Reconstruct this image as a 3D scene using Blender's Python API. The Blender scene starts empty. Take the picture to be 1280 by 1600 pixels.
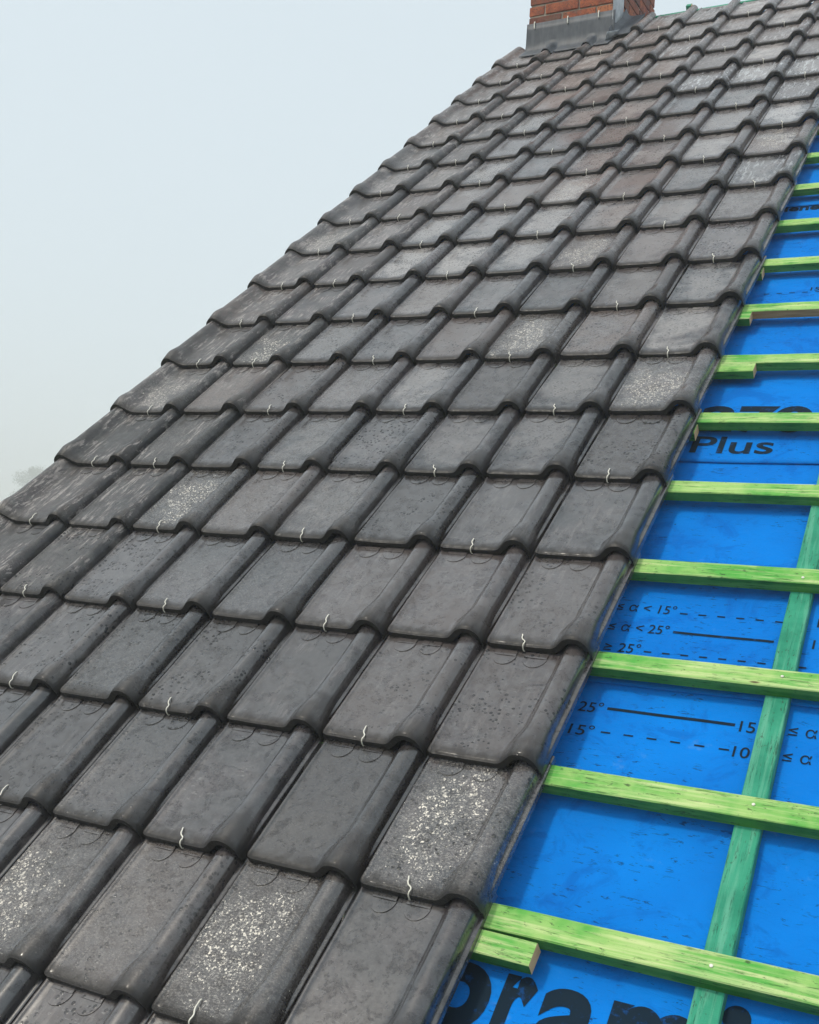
import bpy, bmesh, math, random
from mathutils import Vector, Matrix, noise

random.seed(11)
SC = bpy.context.scene
COL = SC.collection
PITCH = math.radians(40.0)
ORG = Vector((0.0, 0.0, 5.5))          # roof frame origin: pan corner of course 0, column 0
W, G = 0.26677, 0.34                   # tile cover width, batten gauge
ROOF = Matrix.Translation(ORG) @ Matrix.Rotation(PITCH, 4, 'X')   # roof (u, v, n) -> world

# ------------------------------------------------------------------ camera
cam = bpy.data.cameras.new('camera')
cam.sensor_fit = 'VERTICAL'
cam.sensor_height = 36.0
cam.lens = 36.0 * 1758.45 / 1600.0
cam.clip_start = 0.05
cam.clip_end = 3000
cam_o = bpy.data.objects.new('camera', cam)
COL.objects.link(cam_o)
right = Vector((0.879899, 0.403521, -0.250896))
down = Vector((0.041676, -0.591529, -0.805206))
fwd = Vector((-0.473330, 0.698044, -0.537303))
mr = Matrix((right, -down, -fwd)).transposed().to_4x4()
cam_o.matrix_world = ROOF @ (Matrix.Translation((2.93996, -2.39797, 1.69393)) @ mr)
SC.camera = cam_o

# ------------------------------------------------------------------ light
sun_dir = (ROOF.to_3x3() @ Vector((-0.34, 0.20, 0.92))).normalized()
sun_el = math.asin(sun_dir.z)
sun_az = math.atan2(sun_dir.x, sun_dir.y)
world = bpy.data.worlds.new('World')
SC.world = world
world.use_nodes = True
nt = world.node_tree
nt.nodes.clear()
sky = nt.nodes.new('ShaderNodeTexSky')
sky.sky_type = 'NISHITA'
sky.sun_disc = False
sky.sun_elevation = sun_el
sky.sun_rotation = sun_az
sky.dust_density = 6.0
mix = nt.nodes.new('ShaderNodeMix')
mix.data_type = 'RGBA'
mix.inputs[0].default_value = 0.76            # thick fog: nearly all even pale grey-blue
mix.inputs[7].default_value = (7.25, 8.2, 8.65, 1)
bg = nt.nodes.new('ShaderNodeBackground')
bg.inputs[1].default_value = 0.1
wo = nt.nodes.new('ShaderNodeOutputWorld')
nt.links.new(sky.outputs[0], mix.inputs[6])
nt.links.new(mix.outputs[2], bg.inputs[0])
nt.links.new(bg.outputs[0], wo.inputs[0])
sl = bpy.data.lights.new('sun', 'SUN')
sl.energy = 1.4
sl.angle = math.radians(6.0)
sl.color = (1.0, 0.93, 0.80)
so = bpy.data.objects.new('sun', sl)
so.rotation_euler = sun_dir.to_track_quat('Z', 'Y').to_euler()
so.location = (0, 0, 30)
COL.objects.link(so)

SC.view_settings.view_transform = 'Standard'
SC.view_settings.look = 'None'
SC.view_settings.exposure = 0.31
SC.view_settings.gamma = 1.0
SC.render.engine = 'CYCLES'
SC.cycles.use_denoising = True
SC.cycles.max_bounces = 6
SC.cycles.volume_bounces = 2

# ------------------------------------------------------------------ helpers
def link(o, parent=None):
    COL.objects.link(o)
    if parent is not None:
        o.parent = parent
    return o

def mesh_obj(name, me, parent=None):
    return link(bpy.data.objects.new(name, me), parent)

def tag(o, label=None, cat=None, group=None, kind=None):
    if label: o['label'] = label
    if cat: o['category'] = cat
    if group: o['group'] = group
    if kind: o['kind'] = kind
    return o

def from_py(name, verts, faces, mats, smooth=True, mat_idx=None):
    me = bpy.data.meshes.new(name)
    me.from_pydata([tuple(v) for v in verts], [], faces)
    for m in mats: me.materials.append(m)
    if mat_idx: me.polygons.foreach_set('material_index', mat_idx)
    me.polygons.foreach_set('use_smooth', [smooth] * len(me.polygons))
    me.update()
    return me

class N:
    """tiny node-building helper"""
    def __init__(s, name):
        s.m = bpy.data.materials.new(name); s.m.use_nodes = True
        s.t = s.m.node_tree; s.t.nodes.clear()
        s.out = s.t.nodes.new('ShaderNodeOutputMaterial')
        s.b = s.t.nodes.new('ShaderNodeBsdfPrincipled')
        s.t.links.new(s.b.outputs[0], s.out.inputs[0])
    def put(s, sock, v):
        if isinstance(v, bpy.types.NodeSocket): s.t.links.new(v, sock)
        elif v is not None:
            if sock.type == 'RGBA' and len(v) == 3: v = (*v, 1)
            sock.default_value = v
    def bs(s, **k):
        for n, v in k.items(): s.put(s.b.inputs[n.replace('_', ' ')], v)
    def coord(s): return s.t.nodes.new('ShaderNodeTexCoord').outputs['Object']
    def attr(s, name, sock='Fac'):
        n = s.t.nodes.new('ShaderNodeAttribute'); n.attribute_type = 'OBJECT'; n.attribute_name = name
        return n.outputs[sock]
    def rnd(s): return s.t.nodes.new('ShaderNodeObjectInfo').outputs['Random']
    def vmath(s, op, a, b):
        n = s.t.nodes.new('ShaderNodeVectorMath'); n.operation = op
        s.put(n.inputs[0], a); s.put(n.inputs[1], b); return n.outputs[0]
    def math(s, op, a, b=None, c=None, clamp=False):
        n = s.t.nodes.new('ShaderNodeMath'); n.operation = op; n.use_clamp = clamp
        s.put(n.inputs[0], a)
        if b is not None: s.put(n.inputs[1], b)
        if c is not None: s.put(n.inputs[2], c)
        return n.outputs[0]
    def offset(s, vec, scale=(1, 1, 1)):
        """object coordinates stretched and shifted by a per-object random"""
        r = s.math('MULTIPLY', s.rnd(), 57.0)
        c = s.t.nodes.new('ShaderNodeCombineXYZ'); s.put(c.inputs[0], r); s.put(c.inputs[1], r); s.put(c.inputs[2], r)
        return s.vmath('ADD', s.vmath('MULTIPLY', vec, scale), c.outputs[0])
    def noise(s, vec, scale=5, detail=4, rough=.55, dist=0):
        n = s.t.nodes.new('ShaderNodeTexNoise')
        s.put(n.inputs['Vector'], vec); s.put(n.inputs['Scale'], scale); s.put(n.inputs['Detail'], detail)
        s.put(n.inputs['Roughness'], rough); s.put(n.inputs['Distortion'], dist)
        return n.outputs[0]
    def voro(s, vec, scale=50, feature='F1', rnd=1.0, out='Distance'):
        n = s.t.nodes.new('ShaderNodeTexVoronoi'); n.feature = feature
        s.put(n.inputs['Vector'], vec); s.put(n.inputs['Scale'], scale); s.put(n.inputs['Randomness'], rnd)
        return n.outputs[out]
    def ramp(s, fac, lo, hi, a=0., b=1.):
        n = s.t.nodes.new('ShaderNodeMapRange'); n.interpolation_type = 'SMOOTHSTEP'
        s.put(n.inputs[0], fac)
        for i, v in zip((1, 2, 3, 4), (lo, hi, a, b)): s.put(n.inputs[i], v)
        return n.outputs[0]
    def mix(s, fac, a, b, mode='MIX'):
        n = s.t.nodes.new('ShaderNodeMix'); n.data_type = 'RGBA'; n.blend_type = mode
        s.put(n.inputs[0], fac); s.put(n.inputs[6], a); s.put(n.inputs[7], b); return n.outputs[2]
    def bump(s, h, strength=.3, dist=.001, normal=None):
        n = s.t.nodes.new('ShaderNodeBump'); s.put(n.inputs['Strength'], strength); s.put(n.inputs['Distance'], dist)
        s.put(n.inputs['Height'], h)
        if normal is not None: s.put(n.inputs['Normal'], normal)
        return n.outputs[0]

# ------------------------------------------------------------------ materials
def mat_tile():
    n = N('tile_engobe')
    co = n.coord()
    c = n.offset(co)
    sep = n.t.nodes.new('ShaderNodeSeparateXYZ'); n.put(sep.inputs[0], co)
    wet, old, brown, tone, drops, white = (n.attr(a) for a in ('wet', 'old', 'brown', 'tone', 'drops', 'white'))
    big = n.noise(c, 8, 2, .6)
    mid = n.noise(c, 42, 4, .7)
    fine = n.noise(c, 330, 2, .7)
    spk = n.noise(c, 120, 3, .75)
    streak = n.noise(n.offset(co, (5, .85, 1)), 15, 4, .74, .35)
    ptch = n.noise(c, 10, 2, .6, .5)
    calm = n.math('MULTIPLY_ADD', n.attr('gloss'), -.55, 1.0)      # smoother tiles show less mottling
    # body colour of the engobe
    col = n.mix(n.ramp(big, .35, .65), (.038, .036, .040), (.072, .058, .062))
    col = n.mix(n.math('MULTIPLY', n.ramp(mid, .47, .64), n.math('MULTIPLY', calm, .6)), col, (.098, .094, .096))
    col = n.mix(n.math('MULTIPLY', n.ramp(spk, .50, .66), n.math('MULTIPLY', calm, .42)), col, (.135, .130, .130))
    col = n.mix(n.math('MULTIPLY', n.ramp(spk, .47, .33), n.math('MULTIPLY', calm, .45)), col, (.018, .019, .021))
    col = n.mix(n.math('MULTIPLY', n.ramp(fine, .50, .70), n.math('MULTIPLY', calm, .34)), col, (.125, .122, .12))
    col = n.mix(n.math('MULTIPLY', n.ramp(fine, .47, .30), n.math('MULTIPLY', calm, .4)), col, (.017, .018, .02))
    scuf = n.ramp(n.noise(n.offset(co, (1.3, 6.5, 1.3)), 38, 3, .75, .6), .625, .66)
    scuf = n.math('MULTIPLY', scuf, n.ramp(big, .40, .62))
    col = n.mix(n.math('MULTIPLY', scuf, .8), col, (.30, .29, .28))
    stain = n.ramp(n.noise(c, 15, 4, .65, 1.4), .52, .58)
    col = n.mix(n.math('MULTIPLY', stain, n.math('MULTIPLY', calm, .55)), col, (.024, .023, .026))
    bx_ = n.math('DIVIDE', n.math('SUBTRACT', sep.outputs[0], .095), .095)
    by_ = n.math('DIVIDE', n.math('SUBTRACT', sep.outputs[1], .19), .17)
    br_ = n.math('ADD', n.math('ADD', n.math('MULTIPLY', bx_, bx_), n.math('MULTIPLY', by_, by_)), n.math('MULTIPLY', n.math('SUBTRACT', ptch, .5), 4.0))
    bloom_sheen = n.math('MULTIPLY', n.math('MULTIPLY', n.ramp(br_, 1.5, .1), n.ramp(spk, .36, .62, .45, 1.)), n.attr('bloom_sheen'))
    col = n.mix(bloom_sheen, col, (.34, .318, .31))
    col = n.mix(n.math('MULTIPLY', brown, n.ramp(big, .72, .38)), col, (.125, .098, .090))
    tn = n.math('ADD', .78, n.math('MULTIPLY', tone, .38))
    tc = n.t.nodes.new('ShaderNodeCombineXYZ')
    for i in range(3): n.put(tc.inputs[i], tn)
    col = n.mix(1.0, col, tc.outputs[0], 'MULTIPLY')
    # roll noses darkened towards brown
    nose = n.math('MULTIPLY', n.ramp(n.math('ADD', sep.outputs[0], n.math('MULTIPLY', n.math('SUBTRACT', mid, .5), .03)), .160, .185),
                  n.ramp(n.math('ADD', sep.outputs[1], n.math('MULTIPLY', n.math('SUBTRACT', big, .5), .16)), .125, .035))
    col = n.mix(n.math('MULTIPLY', nose, .62), col, (.030, .024, .021))
    # weathered tiles: pale run-off streaks, dark algae crust
    col = n.mix(n.math('MULTIPLY', n.math('MULTIPLY', old, n.math('MULTIPLY', n.ramp(streak, .50, .62), n.ramp(big, .38, .60))), .85), col, (.33, .30, .285))
    col = n.mix(n.math('MULTIPLY', n.math('MULTIPLY', old, n.ramp(streak, .44, .34)), .6), col, (.030, .030, .030))
    alg = n.math('MULTIPLY', old, n.ramp(mid, .50, .60))
    col = n.mix(n.math('MULTIPLY', alg, .45), col, (.040, .042, .038))
    # beads of water and small pits
    bv = n.t.nodes.new('ShaderNodeTexVoronoi'); n.put(bv.inputs['Vector'], c); bv.inputs['Scale'].default_value = 78
    bsep = n.t.nodes.new('ShaderNodeSeparateColor'); n.put(bsep.inputs[0], bv.outputs['Color'])
    vp = n.math('ADD', bv.outputs['Distance'], n.math('MULTIPLY', bsep.outputs[0], .24))
    pm = n.ramp(ptch, .42, .60)
    bead = n.math('MULTIPLY', n.ramp(vp, .44, .36), n.math('MULTIPLY', pm, n.math('MINIMUM', n.math('MULTIPLY', drops, 1.4), 1.0)))
    col = n.mix(n.math('MULTIPLY', bead, .9), col, (.016, .017, .019))
    # mineral bloom and painted sun glints on the rough wet tiles, whitish splashes on a few
    dx = n.math('DIVIDE', n.math('SUBTRACT', sep.outputs[0], n.math('MULTIPLY_ADD', n.rnd(), .05, .07)), .085)
    dy = n.math('DIVIDE', n.math('SUBTRACT', sep.outputs[1], n.math('MULTIPLY_ADD', n.rnd(), .05, .125)), .135)
    rad = n.math('ADD', n.math('ADD', n.math('MULTIPLY', dx, dx), n.math('MULTIPLY', dy, dy)), n.math('MULTIPLY', n.math('SUBTRACT', ptch, .5), 5.0))
    core = n.ramp(rad, 2.2, -.2)
    patch = n.math('MULTIPLY', wet, n.ramp(rad, 6.5, 1.0))
    crack = n.noise(n.offset(co, (1.0, 1.5, 1)), 190, 3, .72, .9)
    col = n.mix(n.math('MULTIPLY', n.math('MULTIPLY', patch, n.ramp(crack, .49, .62)), n.ramp(core, .1, .9, .38, .70)), col, (.40, .375, .345))
    wob = n.t.nodes.new('ShaderNodeVectorMath'); wob.operation = 'MULTIPLY_ADD'
    nz = n.t.nodes.new('ShaderNodeTexNoise'); n.put(nz.inputs['Vector'], c); nz.inputs['Scale'].default_value = 170; nz.inputs['Detail'].default_value = 2
    n.put(wob.inputs[0], nz.outputs['Color']); wob.inputs[1].default_value = (.011, .011, .011); n.put(wob.inputs[2], c)
    cellc = n.voro(wob.outputs[0], 190, out='Color')
    cs_ = n.t.nodes.new('ShaderNodeSeparateColor'); n.put(cs_.inputs[0], cellc)
    vs_ = n.voro(wob.outputs[0], 190)
    dens = n.math('SUBTRACT', n.ramp(core, .05, 1., .98, .40), n.math('MULTIPLY', n.math('SUBTRACT', mid, .5), .9))
    size = n.math('MULTIPLY_ADD', n.math('MULTIPLY', cs_.outputs[1], n.ramp(core, .2, .95, .35, 1.)), .52, .08)
    glint_fleck = n.math('MULTIPLY', n.math('MULTIPLY', n.math('GREATER_THAN', cs_.outputs[0], dens), n.ramp(n.math('SUBTRACT', vs_, size), .05, -.05)), n.math('MULTIPLY', n.ramp(wet, .45, .9), n.math('MULTIPLY_ADD', cs_.outputs[2], .6, .4)))
    col = n.mix(glint_fleck, col, (.96, .88, .76))
    wm = n.math('MULTIPLY', white, n.ramp(streak, .53, .62))
    col = n.mix(n.math('MULTIPLY', wm, .85), col, (.58, .60, .62))
    # darker band along the drip edge
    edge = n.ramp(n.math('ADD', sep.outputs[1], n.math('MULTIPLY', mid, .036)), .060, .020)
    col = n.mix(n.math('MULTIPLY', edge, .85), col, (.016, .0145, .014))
    rough = n.math('ADD', n.math('ADD', n.ramp(spk, .35, .65, .27, .44), n.math('MULTIPLY', stain, -.08)), n.math('MULTIPLY', n.math('MAXIMUM', old, edge), .24))
    rough = n.math('SUBTRACT', rough, n.math('MULTIPLY', n.math('MAXIMUM', n.math('MULTIPLY', patch, .5), bead), .30), clamp=True)
    # relief
    dome = n.math('SQRT', n.math('MAXIMUM', n.math('SUBTRACT', 1.0, n.math('POWER', n.math('DIVIDE', vp, .42), 2.0)), 0.0))
    h = n.math('ADD', n.math('MULTIPLY', n.math('ADD', fine, n.math('MULTIPLY', spk, 1.4)), .075), n.math('MULTIPLY', mid, n.math('MULTIPLY_ADD', old, 1.2, .10)))
    h = n.math('ADD', h, n.math('MULTIPLY', dome, n.math('MULTIPLY', n.math('MAXIMUM', n.math('MULTIPLY', pm, drops), n.math('MULTIPLY', patch, .35)), 1.1)))
    h = n.math('ADD', h, n.math('MULTIPLY', n.math('MULTIPLY', patch, crack), 2.0))
    bare = n.math('MAXIMUM', n.math('MAXIMUM', edge, n.math('MULTIPLY', old, .45)), n.math('MAXIMUM', n.math('MULTIPLY', nose, .6), bead))
    coat = n.math('MULTIPLY', n.math('SUBTRACT', 1.0, bare, clamp=True), n.ramp(mid, .36, .62, .48, .80))
    coat = n.math('MULTIPLY', coat, n.math('SUBTRACT', 1.0, n.math('MULTIPLY', stain, .32)))
    coat = n.math('MULTIPLY', coat, n.math('MULTIPLY_ADD', n.attr('gloss'), .95, .75), clamp=True)
    n.bs(Base_Color=col, Roughness=rough, Normal=n.bump(h, .85, .0014), Coat_Weight=coat, Coat_Roughness=n.math('MULTIPLY_ADD', spk, .20, .06), Coat_IOR=1.75)
    n.b.inputs['Specular IOR Level'].default_value = .42
    return n.m

def mat_batten(name, a, b, pale, end):
    n = N(name)
    co = n.coord()
    cs = n.offset(co, (1, 22, 22))
    c = n.offset(co)
    grain = n.noise(cs, 3.2, 6, .65, .4)
    blot = n.noise(c, 6, 4, .65)
    col = n.mix(n.ramp(blot, .35, .62), a, b)
    col = n.mix(n.math('MULTIPLY', n.ramp(grain, .45, .68), .7), col, pale)
    dk = n.ramp(n.noise(n.offset(co, (3, 30, 30)), 4, 5, .75), .54, .66)
    col = n.mix(n.math('MULTIPLY', dk, .7), col, tuple(x * .22 for x in a))
    kn = n.voro(n.offset(co, (1, 3.2, 1)), 3.3)
    col = n.mix(n.ramp(kn, .060, .030), col, (.10, .075, .03))
    st = n.ramp(n.noise(n.offset(co, (1, 2.5, 2.5)), 42, 4, .75), .60, .68)
    col = n.mix(n.math('MULTIPLY', st, .75), col, (.03, .05, .025))
    n.bs(Base_Color=col, Roughness=.72, Normal=n.bump(n.math('ADD', grain, n.math('MULTIPLY', n.noise(n.offset(co, (30, 2, 2)), 6, 3, .7), .5)), .9, .003))
    n.b.inputs['Specular IOR Level'].default_value = .25
    return n.m

def mat_endgrain():
    n = N('sawn_end_grain')
    w = n.noise(n.offset(n.coord(), (1, 1, 6)), 60, 4, .6)
    n.bs(Base_Color=n.mix(w, (.62, .33, .14), (.82, .58, .32)), Roughness=.85)
    return n.m

def mat_membrane():
    n = N('blue_membrane')
    co = n.coord(); c = n.offset(co)
    big = n.noise(c, 3, 4, .6)
    weave = n.noise(c, 420, 2, .6)
    col = n.mix(n.ramp(big, .3, .7), (.0, .180, .65), (.0, .226, .77))
    col = n.mix(n.math('MULTIPLY', weave, .18), col, (.0, .11, .45))
    # short rubbed marks and footprints of dirt
    scu = n.ramp(n.noise(n.offset(co, (9, 34, 1)), 4.2, 4, .7, .5), .59, .65)
    msk = n.ramp(n.noise(c, 7, 3), .44, .58)
    col = n.mix(n.math('MULTIPLY', n.math('MULTIPLY', scu, msk), .8), col, (.006, .03, .10))
    sp = n.ramp(n.voro(c, 26), .085, .05)
    sp = n.math('MULTIPLY', sp, n.ramp(n.noise(c, 8, 2), .55, .62))
    col = n.mix(n.math('MULTIPLY', sp, .8), col, (.01, .02, .05))
    dust = n.ramp(n.noise(c, 12, 5, .7), .62, .78)
    col = n.mix(n.math('MULTIPLY', dust, .22), col, (.30, .42, .55))
    damp = n.ramp(n.noise(c, 9, 5, .7, 1.0), .50, .66)
    col = n.mix(n.math('MULTIPLY', damp, .42), col, (.0, .085, .42))
    crink = n.noise(n.offset(co, (1, 2.2, 1)), 26, 5, .62, .8)
    wave = n.noise(c, 4.5, 2)
    h = n.math('ADD', n.math('MULTIPLY', crink, .8), n.math('MULTIPLY', weave, .06))
    h = n.math('ADD', h, n.math('MULTIPLY', wave, 2.2))
    n.bs(Base_Color=col, Roughness=.62, Normal=n.bump(h, .9, .005))
    n.b.inputs['Specular IOR Level'].default_value = .05
    return n.m

def mat_print():
    n = N('printed_ink')
    c = n.offset(n.coord())
    worn = n.ramp(n.noise(c, 40, 5, .75), .54, .68)
    col = n.mix(n.math('MULTIPLY', worn, .6), (.007, .020, .036), (.005, .08, .30))
    n.bs(Base_Color=col, Roughness=.8)
    n.b.inputs['Specular IOR Level'].default_value = .1
    return n.m

def mat_brick():
    n = N('clay_brick')
    c = n.offset(n.coord())
    big = n.noise(c, 14, 4, .65)
    sm = n.noise(c, 90, 5, .7)
    col = n.mix(n.ramp(big, .32, .66), (.26, .06, .028), (.46, .13, .055))
    r = n.rnd()
    col = n.mix(n.ramp(r, .62, .95, 0., .75), col, (.13, .055, .045))
    col = n.mix(n.ramp(r, .30, .05, 0., .6), col, (.56, .22, .10))
    col = n.mix(n.ramp(sm, .50, .64), col, (.09, .04, .03))
    col = n.mix(n.math('MULTIPLY', n.ramp(n.noise(c, 22, 4, .75), .52, .66), .7), col, (.16, .11, .08))
    n.bs(Base_Color=col, Roughness=.9, Normal=n.bump(sm, .8, .004))
    return n.m

def mat_simple(name, a, b, scale, rough, bump=.3, dist=.002, metal=0.0, stretch=(1, 1, 1)):
    n = N(name)
    c = n.offset(n.coord(), stretch)
    x = n.noise(c, scale, 5, .65)
    n.bs(Base_Color=n.mix(n.ramp(x, .3, .7), a, b), Roughness=rough, Metallic=metal, Normal=n.bump(x, bump, dist))
    return n.m

M_TILE = mat_tile()
M_BAT = mat_batten('batten_green', (.085, .40, .06), (.33, .56, .16), (.68, .73, .37), None)
M_BATS = mat_batten('batten_green_shaded_side', (.028, .17, .030), (.07, .26, .05), (.13, .33, .08), None)  # green stain of the sides with their shade painted in darker
M_CBAT = mat_batten('counter_batten_teal', (.015, .22, .13), (.04, .33, .20), (.14, .44, .30), None)
M_END = mat_endgrain()
M_MEM = mat_membrane()
M_INK = mat_print()
M_BRICK = mat_brick()
M_MORT = mat_simple('mortar', (.22, .19, .15), (.36, .32, .26), 45, .95, .8, .004)
M_LEAD = mat_simple('lead_sheet', (.045, .053, .066), (.085, .095, .112), 9, .55, .25, .004, 0.0, (4, 1, 1))
M_LEADW = mat_simple('weathered_lead', (.20, .23, .27), (.50, .53, .56), 12, .5, .4, .006, .2, (3, 1, 1))
M_ZINC = mat_simple('galvanised_wire', (.70, .67, .58), (.86, .83, .74), 40, .35, .1, .001, 0.0)
M_GRASS = mat_simple('meadow', (.10, .12, .07), (.17, .18, .12), .6, .95, .6, .05)
M_BARK = mat_simple('bark', (.05, .04, .03), (.11, .09, .07), 8, .9, .8, .02)
M_LEAF = mat_simple('leaf', (.03, .06, .018), (.07, .11, .03), 3, .7, .1, .01)
M_BOARD = mat_simple('roof_board', (.25, .17, .09), (.36, .26, .15), 6, .8, .3, .002, 0, (1, 14, 1))

# ------------------------------------------------------------------ tile shape
HEAD = [(-.034, -.034), (-.010, -.033), (-.0012, -.026), (.0004, -.003), (.004, .0034), (.009, .0036), (.0145, .0004),
        (.050, 0), (.090, -.0006), (.135, 0), (.168, .0002), (.180, .0006), (.187, .0020), (.1915, .0062), (.195, .0120),
        (.201, .0205), (.210, .0262), (.221, .0282), (.232, .0262), (.241, .0198), (.2468, .010), (.2490, .000),
        (.2502, -.006), (.2555, -.0070), (.2585, -.0085), (.2590, -.022)]
NOSE = [(-.034, -.034), (-.010, -.033), (-.0012, -.026), (.0004, -.003), (.004, .0030), (.009, .0031), (.0145, .0004),
        (.050, 0), (.090, -.0006), (.128, 0), (.154, .0004), (.164, .0018), (.172, .0056), (.179, .0120), (.186, .0195),
        (.195, .0285), (.206, .0342), (.218, .0360), (.231, .0342), (.2425, .0275), (.2510, .016), (.2555, .004),
        (.2568, -.003), (.2578, -.006), (.2586, -.009), (.2590, -.022)]
VERGE_H = [(-.078, -.150), (-.078, -.060), (-.0775, -.015), (-.074, .006), (-.066, .0210), (-.054, .0310), (-.041, .0345),
           (-.027, .0310), (-.012, .0205), (.002, .0090), (.016, .0020), (.030, 0)]
VERGE_N = [(-.084, -.150), (-.084, -.060), (-.0835, -.012), (-.080, .010), (-.071, .0275), (-.057, .0390), (-.042, .0430),
           (-.026, .0390), (-.009, .0260), (.007, .0118), (.022, .0030), (.036, 0)]

def crom(pts, k=2):
    out = []
    for i in range(len(pts) - 1):
        p0 = pts[max(i - 1, 0)]; p1 = pts[i]; p2 = pts[i + 1]; p3 = pts[min(i + 2, len(pts) - 1)]
        for j in range(k):
            t = j / k
            q = []
            for a in (0, 1):
                m1 = (p2[a] - p0[a]) * .5; m2 = (p3[a] - p1[a]) * .5
                lim = abs(p2[a] - p1[a]) * 1.5
                m1 = max(-lim, min(lim, m1)); m2 = max(-lim, min(lim, m2))
                q.append((2*t**3 - 3*t*t + 1)*p1[a] + (t**3 - 2*t*t + t)*m1 + (-2*t**3 + 3*t*t)*p2[a] + (t**3 - t*t)*m2)
            out.append(tuple(q))
    out.append(pts[-1])
    return out

TH = .0145      # tile thickness
TL = .402       # tile length
def sstep(x, a, b):
    t = max(0., min(1., (x - a) / (b - a))); return t * t * (3 - 2 * t)

def tile_mesh(name, seed, verge=False, length=TL, drop_marks=True):
    rnd = random.Random(seed)
    hd = crom((VERGE_H + HEAD[7:]) if verge else HEAD)
    ns = crom((VERGE_N + NOSE[7:]) if verge else NOSE)
    vs = [0, .0012, .0035, .008, .016, .03, .044, .058, .072, .086, .10, .114, .13, .15, .18, .22, .26, .30, .34, .37, length]
    nu = len(hd); so_ = Vector((seed * 3.7, seed * 1.3, 0))
    sk = rnd.uniform(-.0012, .0012)
    def surf(i, v):
        w = 1 - sstep(v, .035, .125)
        w2 = .12 * (1 - sstep(v, .1, .36))
        w = max(w, w2)
        u = hd[i][0] * (1 - w) + ns[i][0] * w
        z = hd[i][1] * (1 - w) + ns[i][1] * w
        if u > -.02 or verge:
            z += .0013 * noise.noise(Vector((u * 9, v * 7, 0)) + so_) + .0005 * noise.noise(Vector((u * 40, v * 30, 2)) + so_)
        # rounded lower rim
        z -= .0034 * (1 - sstep(v, 0, .007)) ** 1.5
        if verge and u < .04:                           # the verge roll rounds over towards its end
            z -= .010 * (1 - sstep(v, 0, .055)) * max(0., min(1., z / .03))
        vv = v
        if not verge and u < .012 and v < .02:      # rounded lower left corner
            vv = v + (.012 - max(u, 0)) ** 2 / .024 * (1 - v / .02)
        if u > .2575 and v < .02: vv = v + .002 * (1 - v / .02)
        if not verge and u < -.0001: vv = max(v, .006)   # the interlock stops short of the rim
        if not verge and u < -.0001 and v > .29: z = max(z, -.0165 + .0002 * u)
        u += sk * (v / length) 
        return Vector((u, vv, z))
    verts = []; faces = []
    top = []
    for v in vs:
        row = [surf(i, v) for i in range(nu)]
        top.append(list(range(len(verts), len(verts) + nu))); verts += row
    bot = []
    for v in vs:
        row = [surf(i, v) for i in range(nu)]
        off = []
        for i in range(nu):
            a = row[max(i - 1, 0)]; b = row[min(i + 1, nu - 1)]
            t = Vector((b.x - a.x, 0, b.z - a.z)); t.normalize()
            nn = Vector((-t.z, 0, t.x))
            th = TH
            if row[i].x > .254: th = .004
            if not verge and row[i].x < .001: th = .004
            q = row[i] - nn * th
            q.y = max(q.y, .0015) if v < .002 else q.y
            off.append(q)
        bot.append(list(range(len(verts), len(verts) + nu))); verts += off
    nv = len(vs)
    for j in range(nv - 1):
        for i in range(nu - 1):
            faces.append((top[j][i], top[j][i + 1], top[j + 1][i + 1], top[j + 1][i]))
            faces.append((bot[j][i], bot[j + 1][i], bot[j + 1][i + 1], bot[j][i + 1]))
    for i in range(nu - 1):
        faces.append((top[0][i], bot[0][i], bot[0][i + 1], top[0][i + 1]))
        faces.append((top[-1][i], top[-1][i + 1], bot[-1][i + 1], bot[-1][i]))
    for j in range(nv - 1):
        faces.append((top[j][0], top[j + 1][0], bot[j + 1][0], bot[j][0]))
        faces.append((top[j][-1], bot[j][-1], bot[j + 1][-1], top[j + 1][-1]))
    # two D-shaped marks at the head, with a ledge above each, and nibs under the rim
    def zp(u, v): return .0013 * noise.noise(Vector((u * 9, v * 7, 0)) + so_) + .0005 * noise.noise(Vector((u * 40, v * 30, 2)) + so_)
    for uc in ((.056, .130) if not verge else (.080, .140)):
        uc += rnd.uniform(-.004, .004)
        ru = .029 + rnd.uniform(-.002, .002); rv = .033; v0 = .327
        b0 = len(verts); K = 16
        rings = ((1.0, -.0010), (.97, .0016), (.91, .0017), (.6, .0012))
        for f, dz in rings:
            for k in range(K + 1):
                a = math.pi * (1 + k / K)
                u = uc + ru * f * math.cos(a); v = v0 + rv * f * math.sin(a)
                verts.append(Vector((u, v, zp(u, v) + dz)))
        ctr = len(verts); verts.append(Vector((uc, v0, zp(uc, v0) + .0010)))
        for q in range(len(rings) - 1):
            for k in range(K):
                a = b0 + q * (K + 1) + k
                faces.append((a, a + 1, a + K + 2, a + K + 1))
        a = b0 + (len(rings) - 1) * (K + 1)
        for k in range(K): faces.append((a + k, a + k + 1, ctr))
        def box(x0, x1, y0, y1, z0, z1):
            s = len(verts)
            for z in (z0, z1):
                for x, y in ((x0, y0), (x1, y0), (x1, y1), (x0, y1)): verts.append(Vector((x, y, z)))
            for f_ in ((0, 1, 5, 4), (1, 2, 6, 5), (2, 3, 7, 6), (3, 0, 4, 7), (4, 5, 6, 7), (3, 2, 1, 0)):
                faces.append(tuple(s + i for i in f_))
        box(uc - ru * .93, uc + ru * .93, v0 - .001, v0 + .016, -.003, .0026)
        box(uc + .030, uc + .044, .003, .022, -.0200, -.012)
    me = from_py(name, verts, faces, [M_TILE])
    # keep the rims crisp
    bm = bmesh.new(); bm.from_mesh(me)
    for e in bm.edges:
        if len(e.link_faces) == 2 and e.calc_face_angle(0) > math.radians(48): e.smooth = False
    bm.to_mesh(me); bm.free()
    return me

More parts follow.
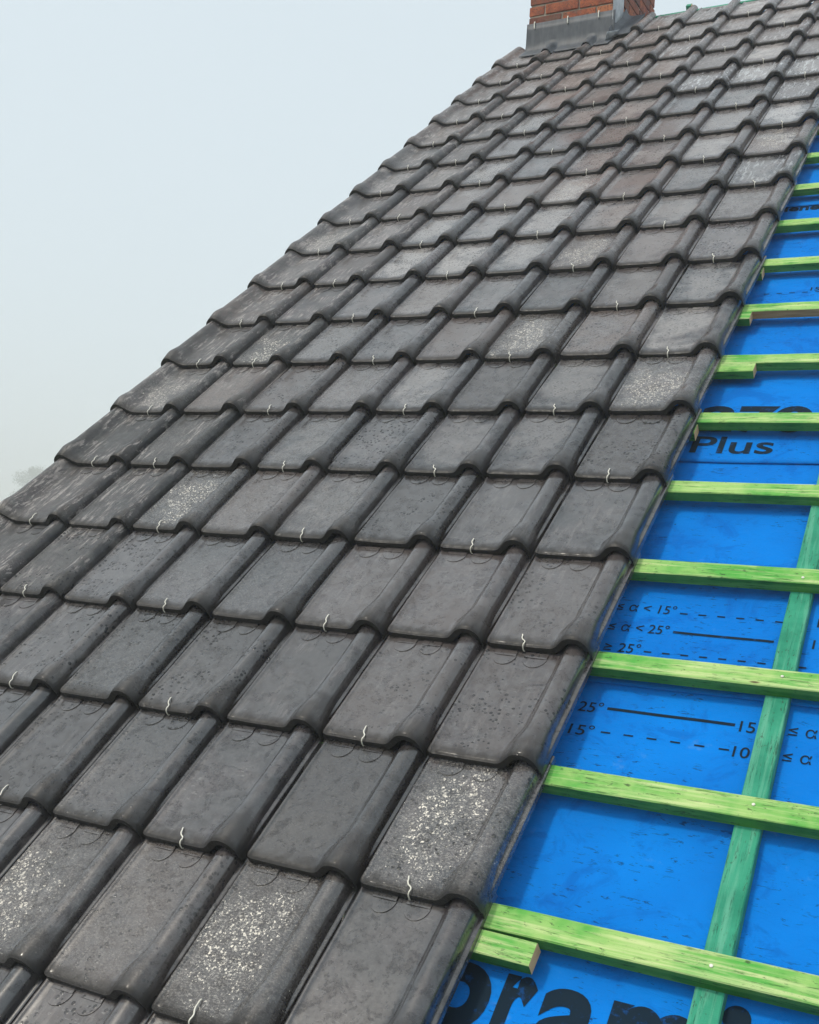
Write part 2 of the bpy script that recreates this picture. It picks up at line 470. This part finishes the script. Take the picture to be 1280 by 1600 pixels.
TILES = [tile_mesh('roof_tile_%d' % k, 3 + k) for k in range(6)]
VERGES = [tile_mesh('verge_tile_%d' % k, 21 + k, True) for k in range(3)]

def tube(name, pts, r, mat, n=7, flat=1.0):
    verts = []; faces = []
    P = [Vector(p) for p in pts]
    for i, p in enumerate(P):
        t = (P[min(i + 1, len(P) - 1)] - P[max(i - 1, 0)]).normalized()
        a = t.cross(Vector((1, .13, .0))).normalized(); b = t.cross(a).normalized()
        for k in range(n):
            q = 2 * math.pi * k / n
            verts.append(p + a * r * flat * math.cos(q) + b * r * math.sin(q))
    for i in range(len(P) - 1):
        for k in range(n):
            faces.append((i*n + k, i*n + (k + 1) % n, (i + 1)*n + (k + 1) % n, (i + 1)*n + k))
    faces.append(tuple(range(n))[::-1]); faces.append(tuple(range((len(P) - 1)*n, len(P)*n)))
    return from_py(name, verts, faces, [mat])

def clip_mesh(name, s, k):
    pts = [(-.011*s, .050, .0012), (-.009*s, .044, .0040), (-.007*s, .037, .0048), (-.0065*s, .030, .0046), (-.003*s, .022, .0042),
           (.0035*s, .015, .0042), (.0055*s, .008, .0046), (.004*s, .001, .0040), (.0028*s, -.0040, -.001), (.0025*s, -.0048, -.010),
           (.0025*s, -.001, -.0175), (.0025*s, .008, -.019)]
    pts = [(x * .8, y * k * .82, z) for x, y, z in pts]
    return tube(name, crom3(pts), .0015, M_ZINC, 8, .7)

def crom3(P, k=3):
    out = []
    P = [Vector(p) for p in P]
    for i in range(len(P) - 1):
        p0 = P[max(i - 1, 0)]; p1 = P[i]; p2 = P[i + 1]; p3 = P[min(i + 2, len(P) - 1)]
        for j in range(k):
            t = j / k
            out.append(.5 * ((2*p1) + (p2 - p0)*t + (2*p0 - 5*p1 + 4*p2 - p3)*t*t + (3*p1 - p0 - 3*p2 + p3)*t**3))
    out.append(P[-1])
    return out
CLIPS = [clip_mesh('tile_clip_%d' % i, s, k) for i, (s, k) in enumerate(((1, 1), (.8, 1.05), (1.2, .92)))]

# ------------------------------------------------------------------ roof
roof = bpy.data.objects.new('roof', None)
roof.matrix_world = ROOF
link(roof)
tag(roof, 'pitched roof of dark grey tiles with bare blue underlay and green battens at right', 'roof', kind='thing')

# --- underlay sheets, each lapping over the one below
SEAM0, PITCH_S = .211, .89
def sheet_z(v):
    k = math.floor((v - SEAM0) / PITCH_S)
    f = (v - SEAM0 - k * PITCH_S) / PITCH_S
    return -.0870 - .0055 * f
U0, U1 = -.09, 4.6
def pucker(u, v):
    return .0020 * noise.noise(Vector((u * 6, v * 8, 0))) + .0012 * noise.noise(Vector((u * 2.3, v * 11, 5)))
sheets = {}
VR = 5.135                                             # ridge line
for k in range(-4, 6):
    vl = SEAM0 + k * PITCH_S
    vt = min(vl + PITCH_S + .08, VR + .01)
    if vl > VR - .05: continue
    vb = max(vl, -2.95)
    nu_, nv_ = 220, 46
    verts = []; faces = []
    def zz(v): return -.0870 - .0055 * (v - vl) / PITCH_S
    def sheet_pt(u, v):
        return Vector((u, v - vl, zz(v) + pucker(u, v)))
    for j in range(nv_ + 1):
        for i in range(nu_ + 1):
            verts.append(sheet_pt(U0 + (U1 - U0) * i / nu_, vb + (vt - vb) * j / nv_))
    nb = len(verts)
    for i in range(nu_ + 1):                            # folded lower edge gives the sheet thickness
        p = sheet_pt(U0 + (U1 - U0) * i / nu_, vb); verts.append(p + Vector((0, .0005, -.0022)))
    for j in range(nv_):
        for i in range(nu_):
            a = j * (nu_ + 1) + i
            faces.append((a, a + 1, a + nu_ + 2, a + nu_ + 1))
    for i in range(nu_): faces.append((i, nb + i, nb + i + 1, i + 1))
    o = mesh_obj('underlay_sheet', from_py('underlay_sheet', verts, faces, [M_MEM]), roof)
    o.location = (0, vl, 0)
    sheets[k] = (o, vl)

def sheet_of(v): return sheets[math.floor((v - SEAM0) / PITCH_S)]
INK = .0012
def ink(name, verts2, faces, ref_v):
    """flat print on the sheet that holds ref_v; verts2 in roof (u, v)"""
    s, vl = sheet_of(ref_v)
    bm = bmesh.new()
    bv = [bm.verts.new((u, v, 0)) for u, v in verts2]
    for f in faces:
        try: bm.faces.new([bv[i] for i in f])
        except ValueError: pass
    bmesh.ops.triangulate(bm, faces=bm.faces[:])
    for _ in range(5):
        long_ = [e for e in bm.edges if e.calc_length() > .018]
        if not long_: break
        bmesh.ops.subdivide_edges(bm, edges=long_, cuts=1)
        bmesh.ops.triangulate(bm, faces=bm.faces[:])
    for p in bm.verts:
        u, v = p.co.x, p.co.y
        p.co = Vector((u, v - vl, -.0870 - .0055 * (v - vl) / PITCH_S + pucker(u, v) + INK))
    bmesh.ops.recalc_face_normals(bm, faces=bm.faces[:])
    me = bpy.data.meshes.new(name); bm.to_mesh(me); bm.free()
    me.materials.append(M_INK)
    return mesh_obj(name, me, s)

def text_geo(txt, bold=0.0, shear=0.0):
    cu = bpy.data.curves.new('t', 'FONT'); cu.body = txt; cu.size = 1.0; cu.offset = bold; cu.shear = shear
    cu.resolution_u = 6
    ob = bpy.data.objects.new('t', cu); COL.objects.link(ob)
    dg = bpy.context.evaluated_depsgraph_get()
    me = bpy.data.meshes.new_from_object(ob.evaluated_get(dg))
    vs = [(v.co.x, v.co.y) for v in me.vertices]; fs = [tuple(p.vertices) for p in me.polygons]
    bpy.data.objects.remove(ob); bpy.data.curves.remove(cu); bpy.data.meshes.remove(me)
    return vs, fs
CAP = max(y for x, y in text_geo('H')[0])
def lettering(txt, u, v, cap, width=None, bold=0.0, name='lettering', ref=None, rot=0.0, clip=None):
    """text with its left foot at (u, v), capital height cap, stretched to width"""
    vs, fs = text_geo(txt, bold)
    if not vs: return
    x0 = min(p[0] for p in vs); x1 = max(p[0] for p in vs)
    sy = cap / CAP; sx = sy if width is None else width / (x1 - x0)
    cr, sr = math.cos(rot), math.sin(rot)
    out = []
    for x, y in vs:
        a, b = (x - x0) * sx, y * sy
        out.append((u + a * cr - b * sr, v + a * sr + b * cr))
    return ink(name, out, fs, v + .02 if ref is None else ref)
def bars(name, segs, ref):
    vs = []; fs = []
    for (u0, u1, v, t) in segs:
        s = len(vs); vs += [(u0, v - t/2), (u1, v - t/2), (u1, v + t/2), (u0, v + t/2)]; fs.append((s, s+1, s+2, s+3))
    for i, f in enumerate(fs):
        ink(name, [vs[j] for j in f], [(0, 1, 2, 3)], ref)
def dashes(u0, u1, v, n, t=.0042, fill=.42):
    p = (u1 - u0) / (n - 1 + fill)
    bars('printed_dash', [(u0 + i*p, u0 + i*p + p*fill, v, t) for i in range(n)], v)

lettering('Plus', 2.118, .254, .082, .228, .012)
lettering('270', 2.108, .372, .125, .318, .035, ref=.45)
lettering('K', 1.84, -1.53, .160, .135, .05)
for ch, u, wd in (('o', 2.045, .122), ('r', 2.182, .062), ('a', 2.257, .104), ('m', 2.376, .150), ('i', 2.553, .046), ('c', 2.622, .105)):
    lettering(ch, u, -1.53, .160, wd, .03 if ch == 'a' else .045)
lettering('wienerberger', 2.035, 1.955, .052, .44, .03)
# slope table, printed twice
for v, a, num in ((-.433, '≤ α < 15°', '10'), (-.505, '≤ α < 25°', '15'), (-.575, '≥ 25°', '')):
    wd = .145 if len(a) > 5 else .085
    lettering(a, 2.243 - wd - (.050 if not num else 0), v, .029, wd, .004)
    if num: lettering(num + ' cm', 2.562, v, .029, None, .004)
dashes(2.254, 2.490, -.427, 6)
bars('printed_line', [(2.254, 2.480, -.494, .0075)], -.494)
dashes(2.203, 2.560, -.566, 9)
dashes(2.600, 2.800, -.566, 5)
for v, a, num in ((-.768, '25°', '15'), (-.838, '15°', '10')):
    lettering(a, 2.105, v, .029, .055, .004, ref=v)
    lettering(num, 2.456, v, .029, None, .004, ref=v)
    lettering('≤ α < 25°' if num == '15' else '≤ α < 15°', 2.553, v + .006, .029, .150, .004, ref=v)
bars('printed_line', [(2.170, 2.446, -.752, .0078)], -.752)
dashes(2.176, 2.448, -.822, 6)
dashes(2.150, 2.420, 1.235, 7, .004)
lettering('15°', 2.30, 1.245, .026, None, .004)

# --- counter battens and battens
def bar_mesh(name, L, wv, h, mat, seed, jit=.0008, ends=True, step=.05):
    """sawn bar along +x from 0 to L, top at z=0, y 0..wv, chamfered; ends carry end grain"""
    rnd = random.Random(seed)
    ch = .0022
    prof = [(0, -h), (0, -ch), (ch, 0), (wv - ch, 0), (wv, -ch), (wv, -h)]
    n = max(2, int(L / step)); verts = []; faces = []; mi = []
    so_ = Vector((seed * 1.7, seed * .9, 3))
    bow = rnd.uniform(-.002, .002)
    for i in range(n + 1):
        x = L * i / n
        b = bow * math.sin(math.pi * i / n)
        for q, (y, z) in enumerate(prof):
            d = noise.noise(Vector((x * 6, q * 3.1, 0)) + so_) * jit * 1.6
            e = noise.noise(Vector((x * 7, q * 2.3, 9)) + so_) * jit
            verts.append(Vector((x, y + d + b, z + e)))
    P = len(prof)
    for i in range(n):
        for q in range(P):
            a = i * P + q; b_ = i * P + (q + 1) % P
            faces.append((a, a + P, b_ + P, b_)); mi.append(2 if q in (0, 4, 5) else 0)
    faces.append(tuple(range(P))); mi.append(1)
    faces.append(tuple(range(n * P, n * P + P))[::-1]); mi.append(1)
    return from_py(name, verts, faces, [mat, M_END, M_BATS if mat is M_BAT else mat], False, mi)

ZB, HB, WB = -.036, .029, .0525
nail_me = None
def nail_mesh():
    v = []; f = []; K = 8
    for r, z in ((.0035, 0), (.0035, .0008), (.0024, .0014)):
        for k in range(K): v.append((r*math.cos(k*2*math.pi/K), r*math.sin(k*2*math.pi/K), z))
    for j in range(2):
        for k in range(K): f.append((j*K + k, j*K + (k+1) % K, (j+1)*K + (k+1) % K, (j+1)*K + k))
    f.append(tuple(range(2*K, 3*K)))
    return from_py('nail', v, f, [M_ZINC])
NAIL = nail_mesh()
CB_U = (.06, .68, 1.29, 1.895, 2.502, 3.115, 3.73, 4.33)
M_WOOD = mat_simple('bare_wood', (.30, .16, .06), (.46, .28, .12), 9, .8, .4, .002, 0, (1, 12, 12))
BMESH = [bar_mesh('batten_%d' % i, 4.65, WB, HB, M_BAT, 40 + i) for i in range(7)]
for r in range(-8, 15):
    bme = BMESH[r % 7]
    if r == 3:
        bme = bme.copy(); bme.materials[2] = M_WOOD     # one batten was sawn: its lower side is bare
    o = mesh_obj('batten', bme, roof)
    o.location = (-.05, r * G - .0065 + .0016 * math.sin(r * 2.1), ZB)
    o.rotation_euler = (0, 0, random.uniform(-.0012, .0012))
    for cu in CB_U[3:7]:
        for q in range(1):
            nl = mesh_obj('nail', NAIL, o)
            nl.location = (cu + .05 + .024 + random.uniform(-.008, .008), WB * random.uniform(.35, .65), .0006)
CMESH = [bar_mesh('counter_batten_%d' % i, 8.1, .049, .0245, M_CBAT, 60 + i, .0006, step=.08) for i in range(3)]
for i, cu in enumerate(CB_U):
    o = mesh_obj('counter_batten', CMESH[i % 3], roof)
    o.location = (cu + .049 - .004, -2.95, ZB - HB + .0005)
    o.rotation_euler = (0, 0, math.pi / 2 + (.012 if i == 4 else random.uniform(-.004, .004)))
    if i == 4: o.location.x = 2.573
# short offcuts nailed below some battens, their sawn ends sticking out from under the tiles
for i, (r, ue) in enumerate(((-4, 2.232), (1, 2.131), (2, 2.231), (3, 2.156), (4, 2.133))):
    L = .42
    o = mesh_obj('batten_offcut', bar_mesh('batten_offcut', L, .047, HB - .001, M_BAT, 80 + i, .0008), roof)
    o.location = (ue - L, r * G - .0065 - .0478, ZB - .0008 - (.004 if i in (1, 4) else 0))
    o.rotation_euler = (0, 0, -.012 if r == -4 else 0)

# --- roof boarding below the sheets, and the far slope
def slab(name, mat, parent, pts, th):
    n = len(pts); v = [Vector(p) for p in pts] + [Vector(p) - Vector((0, 0, th)) for p in pts]
    f = [tuple(range(n)), tuple(range(2*n - 1, n - 1, -1))] + [(i, i + n, (i + 1) % n + n, (i + 1) % n) for i in range(n)]
    return mesh_obj(name, from_py(name, v, f, [mat], False), parent)
slab('roof_deck', M_BOARD, roof, [(U0 + .01, -2.94, -.10), (U1 - .01, -2.94, -.10), (U1 - .01, VR - .02, -.10), (U0 + .01, VR - .02, -.10)], .02)
cb, sb = math.cos(2 * PITCH), math.sin(2 * PITCH)
def back(u, s, n): return (u, VR + s * cb + n * sb * 0 - n * 0, -.092 - s * sb)
bk = mesh_obj('far_slope_underlay', from_py('far_slope_underlay', [back(U0, .002, 0), back(U1, .002, 0), back(U1, 5, 0), back(U0, 5, 0)], [(3, 2, 1, 0)], [M_MEM], False), roof)
rb = mesh_obj('ridge_batten', bar_mesh('ridge_batten', 3.9, .03, .055, M_CBAT, 95), roof)
rb.location = (.62, VR - .006, -.018)
sp = mesh_obj('ridge_bracket', bar_mesh('ridge_bracket', .032, .04, .03, M_CBAT, 97), roof)
sp.location = (.985, VR - .004, .016)

# --- the tiles
WET = {(-5, 6): 1., (-4, 7): 1., (-5, 4): .75, (-1, 2): .9, (-1, 3): .4, (2, 1): .9, (2, 5): .8, (1, 7): .8, (4, 5): .75, (6, 4): .7,
       (7, 7): .8, (1, 0): .7, (5, 0): .7, (0, 3): .3, (-2, 3): .35, (4, 4): .3, (8, 4): .5, (-3, 3): .3, (10, 0): .5, (8, 0): .5, (5, 4): .35, (-2, 4): .3}
DROP = {(-5, 4): .5, (-4, 4): .5, (-1, 5): .6, (-2, 7): .5, (3, 7): .5, (2, 6): .5, (0, 7): 1., (-3, 3): 1., (-3, 4): 1., (-3, 2): .9, (-2, 2): .6, (-4, 7): .8, (-3, 6): .5, (-3, 7): .6, (1, 2): .8, (0, 4): .7, (-2, 1): .8, (0, 2): .6}
WHITE = {(10, 5): .9, (10, 6): .8, (10, 7): .8, (12, 4): .5, (9, 7): .6, (6, 7): .5, (12, 6): .5}
DROP.update({(-5, 7): 0., (-4, 5): 0., (-4, 6): .15, (-3, 5): 0., (-2, 5): .1})
TILT = math.atan(.0182 / G)
for r in range(-8, 15):
    for c in range(0, 8):
        if r == 14 and c < 2: continue
        rng = random.Random(r * 131 + c * 17 + 5)
        verge = c == 0
        me = VERGES[rng.randrange(3)] if verge else TILES[rng.randrange(6)]
        o = mesh_obj('verge_tile' if verge else 'roof_tile', me, roof)
        o.location = (c * W + rng.uniform(-.0022, .0022), r * G + rng.uniform(-.004, .004), rng.uniform(-.0005, .0015))
        o.rotation_euler = (-TILT + rng.uniform(-.006, .004), rng.uniform(-.007, .007), rng.uniform(-.008, .008))
        oldw = {0: .95, 1: .85}.get(c, 0.) if r > -3 else {0: .6, 1: .4}.get(c, 0.)
        up = sstep(r, 8.5, 12.5)
        o['old'] = max(oldw, .85 * up, .22 * rng.random())
        o['brown'] = max(up * rng.uniform(.5, 1.), .85 * max(0, rng.random() - .35) / .65)
        o['tone'] = rng.uniform(-1, 1) * .8 - .80 + .9 * up + 2.2 * sstep(r, -4, 8)  # paler up the roof: grazing sky sheen painted into the tone
        o['wet'] = WET.get((r, c), rng.choice((0., .05, .1, .15, .38)))
        o['drops'] = DROP.get((r, c), .9 * max(0, rng.random() - .4))
        if (r, c) in ((-5, 7), (-3, 5), (-4, 5)): o['wet'] = 0.
        o['bloom_sheen'] = (.12 + .75 * rng.random() ** 1.3) * (.10 + .90 * sstep(r, -4, 2)) * (.5 if c < 2 else 1)  # pale pan patches, stronger up the roof to paint in sky reflection
        o['gloss'] = min(1., max(0., (1 - sstep(r, -3, 3)) * .9 + rng.uniform(-.2, .35))) if c > 1 else .1
        o['white'] = WHITE.get((r, c), .25 * up)
        if (r + c) % 2 == 1 or verge:
            k = mesh_obj('tile_clip', CLIPS[rng.randrange(3)], o)
            k.location = (.100 + rng.uniform(-.008, .008), .0, .0)
            k.rotation_euler = (0, 0, rng.uniform(-.12, .12))

# ------------------------------------------------------------------ chimney
CU0, CW, CD, CV = .045, .560, .86, 4.745
base = ROOF @ Vector((CU0, CV, 0))
chim = bpy.data.objects.new('chimney', None)
chim.location = base
link(chim)
tag(chim, 'red brick chimney with grey lead flashing at the roof ridge', 'chimney')
def bevel_box(name, dx, dy, dz, mat, bev, seed, jit):
    bm = bmesh.new(); bmesh.ops.create_cube(bm, size=1)
    for v in bm.verts: v.co = Vector(((v.co.x + .5) * dx, (v.co.y + .5) * dy, (v.co.z + .5) * dz))
    rnd = random.Random(seed)
    for v in bm.verts: v.co += Vector([rnd.uniform(-jit, jit) for _ in range(3)])
    if bev: bmesh.ops.bevel(bm, geom=bm.edges[:], offset=bev, segments=1, affect='EDGES')
    me = bpy.data.meshes.new(name); bm.to_mesh(me); bm.free(); me.materials.append(mat)
    return me
H0, COURSE, BH, JT = -.50, .072, .060, .011
NC = 24
core = mesh_obj('mortar_core', bevel_box('mortar_core', CW - .016, CD - .016, NC * COURSE - .01, M_MORT, 0, 1, 0), chim)
core.location = (.008, .008, H0)
bl = (CW - 2 * JT - .1 + .0) / 2      # stretcher on the front face, half brick closes each course
fullb = [bevel_box('brick_full_%d' % i, bl, .1, BH, M_BRICK, .003, 5 + i, .0022) for i in range(4)]
halfb = [bevel_box('brick_half_%d' % i, .1, .1, BH, M_BRICK, .003, 15 + i, .0022) for i in range(4)]
sl_ = (CD - .2 - 4 * JT) / 3.0
sideb = [bevel_box('brick_side_%d' % i, .1, sl_, BH, M_BRICK, .003, 25 + i, .0022) for i in range(4)]
def brick(me, x, y, z):
    o = mesh_obj('brick', me, chim); o.location = (x + random.uniform(-.0015, .0015), y + random.uniform(-.003, .003), z)
for j in range(NC):
    z = H0 + j * COURSE
    for y in (0, CD - .1):
        x = 0.
        seq = (1, 1, 0) if j % 2 else (0, 1, 1)
        for s in seq:
            brick((fullb if s else halfb)[random.randrange(4)], x, y, z)
            x += (bl if s else .1) + JT
    for x in (0, CW - .1):
        y = .1 + JT
        for q in range(3):
            brick(sideb[random.randrange(4)], x, y, z)
            y += sl_ + JT

# lead: apron on the down-slope face, soaker sheet on the right face, skirts dressed over the tiles
hd_c = crom(HEAD); ns_c = crom(NOSE)
def roll_z(u, v):
    """height of the tiled surface in the roof frame"""
    r = math.floor(v / G); vl = v - r * G
    c = math.floor((u + .0005) / W); ul = u - c * W
    if u < .05:
        p = crom(VERGE_H + HEAD[7:]); ul = u
    else: p = hd_c
    z = None
    for i in range(len(p) - 1):
        if p[i][0] <= ul <= p[i + 1][0]:
            t = (ul - p[i][0]) / max(1e-6, p[i + 1][0] - p[i][0]); z = p[i][1] + t * (p[i + 1][1] - p[i][1]); break
    if z is None: z = -.005
    return max(z, -.006) - math.tan(TILT) * vl
def to_chim(u, v, n): return ROOF @ Vector((u, v, n)) - base
def sheet(name, rows, mat, parent, th=.0035):
    verts = [Vector(p) for row in rows for p in row]; n = len(rows[0]); f = []
    for j in range(len(rows) - 1):
        for i in range(n - 1):
            a = j * n + i; f.append((a, a + 1, a + n + 1, a + n))
    o = mesh_obj(name, from_py(name, verts, f, [mat]), parent)
    m = o.modifiers.new('thickness', 'SOLIDIFY'); m.thickness = th; m.offset = 0
    return o
nU = 60
us = [CU0 - .008 + (CW + .03) * i / (nU - 1) for i in range(nU)]
rows = []
for h in (.165, .12, .08, .045, .022):
    rows.append([Vector((u - CU0, -.006 - .002 * noise.noise(Vector((u * 9, h * 9, 0))), h)) for u in us])
for v, e in ((CV - .012, .016), (CV - .03, .012), (CV - .06, .0115), (CV - .09, .011), (CV - .12, .010), (CV - .148, .0095)):
    rows.append([to_chim(u, v + .008 * noise.noise(Vector((u * 7, v, 4))), roll_z(u, v) * (1 if v < CV - .02 else .6) + e) for u in us])
sheet('lead_apron', rows, M_LEAD, chim)
# right face: tall weathered lead upright up to the ridge
yr = (VR - CV) * math.cos(PITCH)
tp = math.tan(PITCH)
rows = []
for a in (0., .2, .4, .6, .8, 1.):
    rows.append([Vector((CW + .006 + .002 * noise.noise(Vector((y * 14, a * 4, 7))), y, y * tp + .02 + a * (.34 + .03 * math.floor(y / .1)))) for y in [(-.008 + (yr * .62 + .008) * i / 12) for i in range(13)]])
sheet('lead_upright', rows, M_LEADW, chim)
rows = []
vsx = [CV - .03 + (VR - CV + .02) * i / 26 for i in range(27)]
for du, e in ((.004, .060), (.008, .035), (.02, .016), (.045, .011), (.075, .010), (.105, .010), (.125, .009)):
    rows.append([to_chim(CU0 + CW + du + .006 * noise.noise(Vector((v * 9, 0, 1))), v, max(roll_z(CU0 + CW + du, v), 0.) + e + .003 * noise.noise(Vector((v * 22, du * 30, 0)))) for v in vsx])
sheet('lead_skirt', rows, M_LEAD, chim)
rows = []
for q in range(5):
    a = q / 4
    rows.append([to_chim(CU0 + CW - .015 + .055 * a + .02 * i / 3, CV - .075 + .07 * a, .012 + .05 * i / 3 * (1 - .3 * a) + roll_z(CU0 + CW - .015, CV - .06)) for i in range(4)])
sheet('lead_fold', rows, M_LEADW, chim)
for x in (.045, .27, .475):
    k = mesh_obj('lead_clip', tube('lead_clip', crom3([(0, .004, .012), (0, -.008, .010), (0, -.011, -.004), (.001, -.011, -.022), (.003, -.011, -.036)]), .0042, M_ZINC), chim)
    k.location = (x, -.002, .162)

# ------------------------------------------------------------------ ground and the tree in the fog
gz = 0.0
gm = bpy.data.meshes.new('ground')
S = 900
gm.from_pydata([(-S, -S, gz), (S, -S, gz), (S, S, gz), (-S, S, gz)], [], [(0, 1, 2, 3)])
gm.materials.append(M_GRASS)
tag(mesh_obj('ground', gm), kind='structure')

tree = bpy.data.objects.new('tree', None)
cw = cam_o.matrix_world.translation
tdir = Vector((-.729, .682, 0)).normalized()
TP = cw + tdir * 240
TP.z = 0
tree.location = TP
link(tree)
tag(tree, 'faint leafy tree top showing through the fog beyond the left roof edge', 'tree')
TH_ = 17.9
def limb(name, pts, r0, r1):
    P = crom3(pts, 4); n = 7; verts = []; faces = []
    for i, p in enumerate(P):
        t = (P[min(i + 1, len(P) - 1)] - P[max(i - 1, 0)]).normalized()
        a = t.cross(Vector((.3, 1, .1))).normalized(); b = t.cross(a)
        r = r0 + (r1 - r0) * i / (len(P) - 1)
        for k in range(n):
            q = 2 * math.pi * k / n; verts.append(p + a * r * math.cos(q) + b * r * math.sin(q))
    for i in range(len(P) - 1):
        for k in range(n): faces.append((i*n + k, i*n + (k+1) % n, (i+1)*n + (k+1) % n, (i+1)*n + k))
    return from_py(name, verts, faces, [M_BARK])
mesh_obj('trunk', limb('trunk', [(0, 0, -.3), (.1, 0, 3), (-.1, .1, 7), (.1, 0, TH_ - 1)], .32, .05), tree)
rt = random.Random(4)
ctrs = []
for i in range(9):
    a = i * 2.4; z0 = 5 + i * 1.25; ln = 4.6 - i * .35
    e = Vector((math.cos(a) * ln, math.sin(a) * ln, z0 + 1.4))
    mesh_obj('limb', limb('limb', [(0, 0, z0), (e.x * .5, e.y * .5, z0 + .5), tuple(e)], .11, .025), tree)
    ctrs.append((e, 1.7)); ctrs.append((e * .55 + Vector((0, 0, (z0 + 1) * .45)), 1.6))
ctrs.append((Vector((0, 0, TH_ - 1.1)), .9)); ctrs.append((Vector((.5, .3, TH_ - 2.0)), 1.0))
verts = []; faces = []
for cc, rr in ctrs:
    for q in range(420):
        d = Vector((rt.gauss(0, 1), rt.gauss(0, 1), rt.gauss(0, 1))).normalized() * rr * (.35 + .75 * rt.random())
        p = cc + d; s = rt.uniform(.10, .2)
        x = Vector((rt.gauss(0, 1), rt.gauss(0, 1), rt.gauss(0, 1))).normalized(); y = x.orthogonal().normalized()
        b = len(verts); verts += [p - x*s, p + y*s*.5, p + x*s, p - y*s*.5]; faces.append((b, b+1, b+2, b+3))
mesh_obj('crown', from_py('crown', verts, faces, [M_LEAF], False), tree)

# ------------------------------------------------------------------ fog
hz = bevel_box('haze', 700, 700, 23.5, M_LEAF, 0, 1, 0)
hz.materials.clear()
hm = bpy.data.materials.new('fog_air'); hm.use_nodes = True
ht = hm.node_tree; ht.nodes.clear()
ho = ht.nodes.new('ShaderNodeOutputMaterial'); pv = ht.nodes.new('ShaderNodeVolumePrincipled')
pv.inputs['Color'].default_value = (.985, .995, 1, 1)
pv.inputs['Density'].default_value = .0055
ht.links.new(pv.outputs[0], ho.inputs['Volume'])
hz.materials.append(hm)
HZ = mesh_obj('haze', hz)
HZ.location = (-500, -200, -1.2)
tag(HZ, kind='stuff')
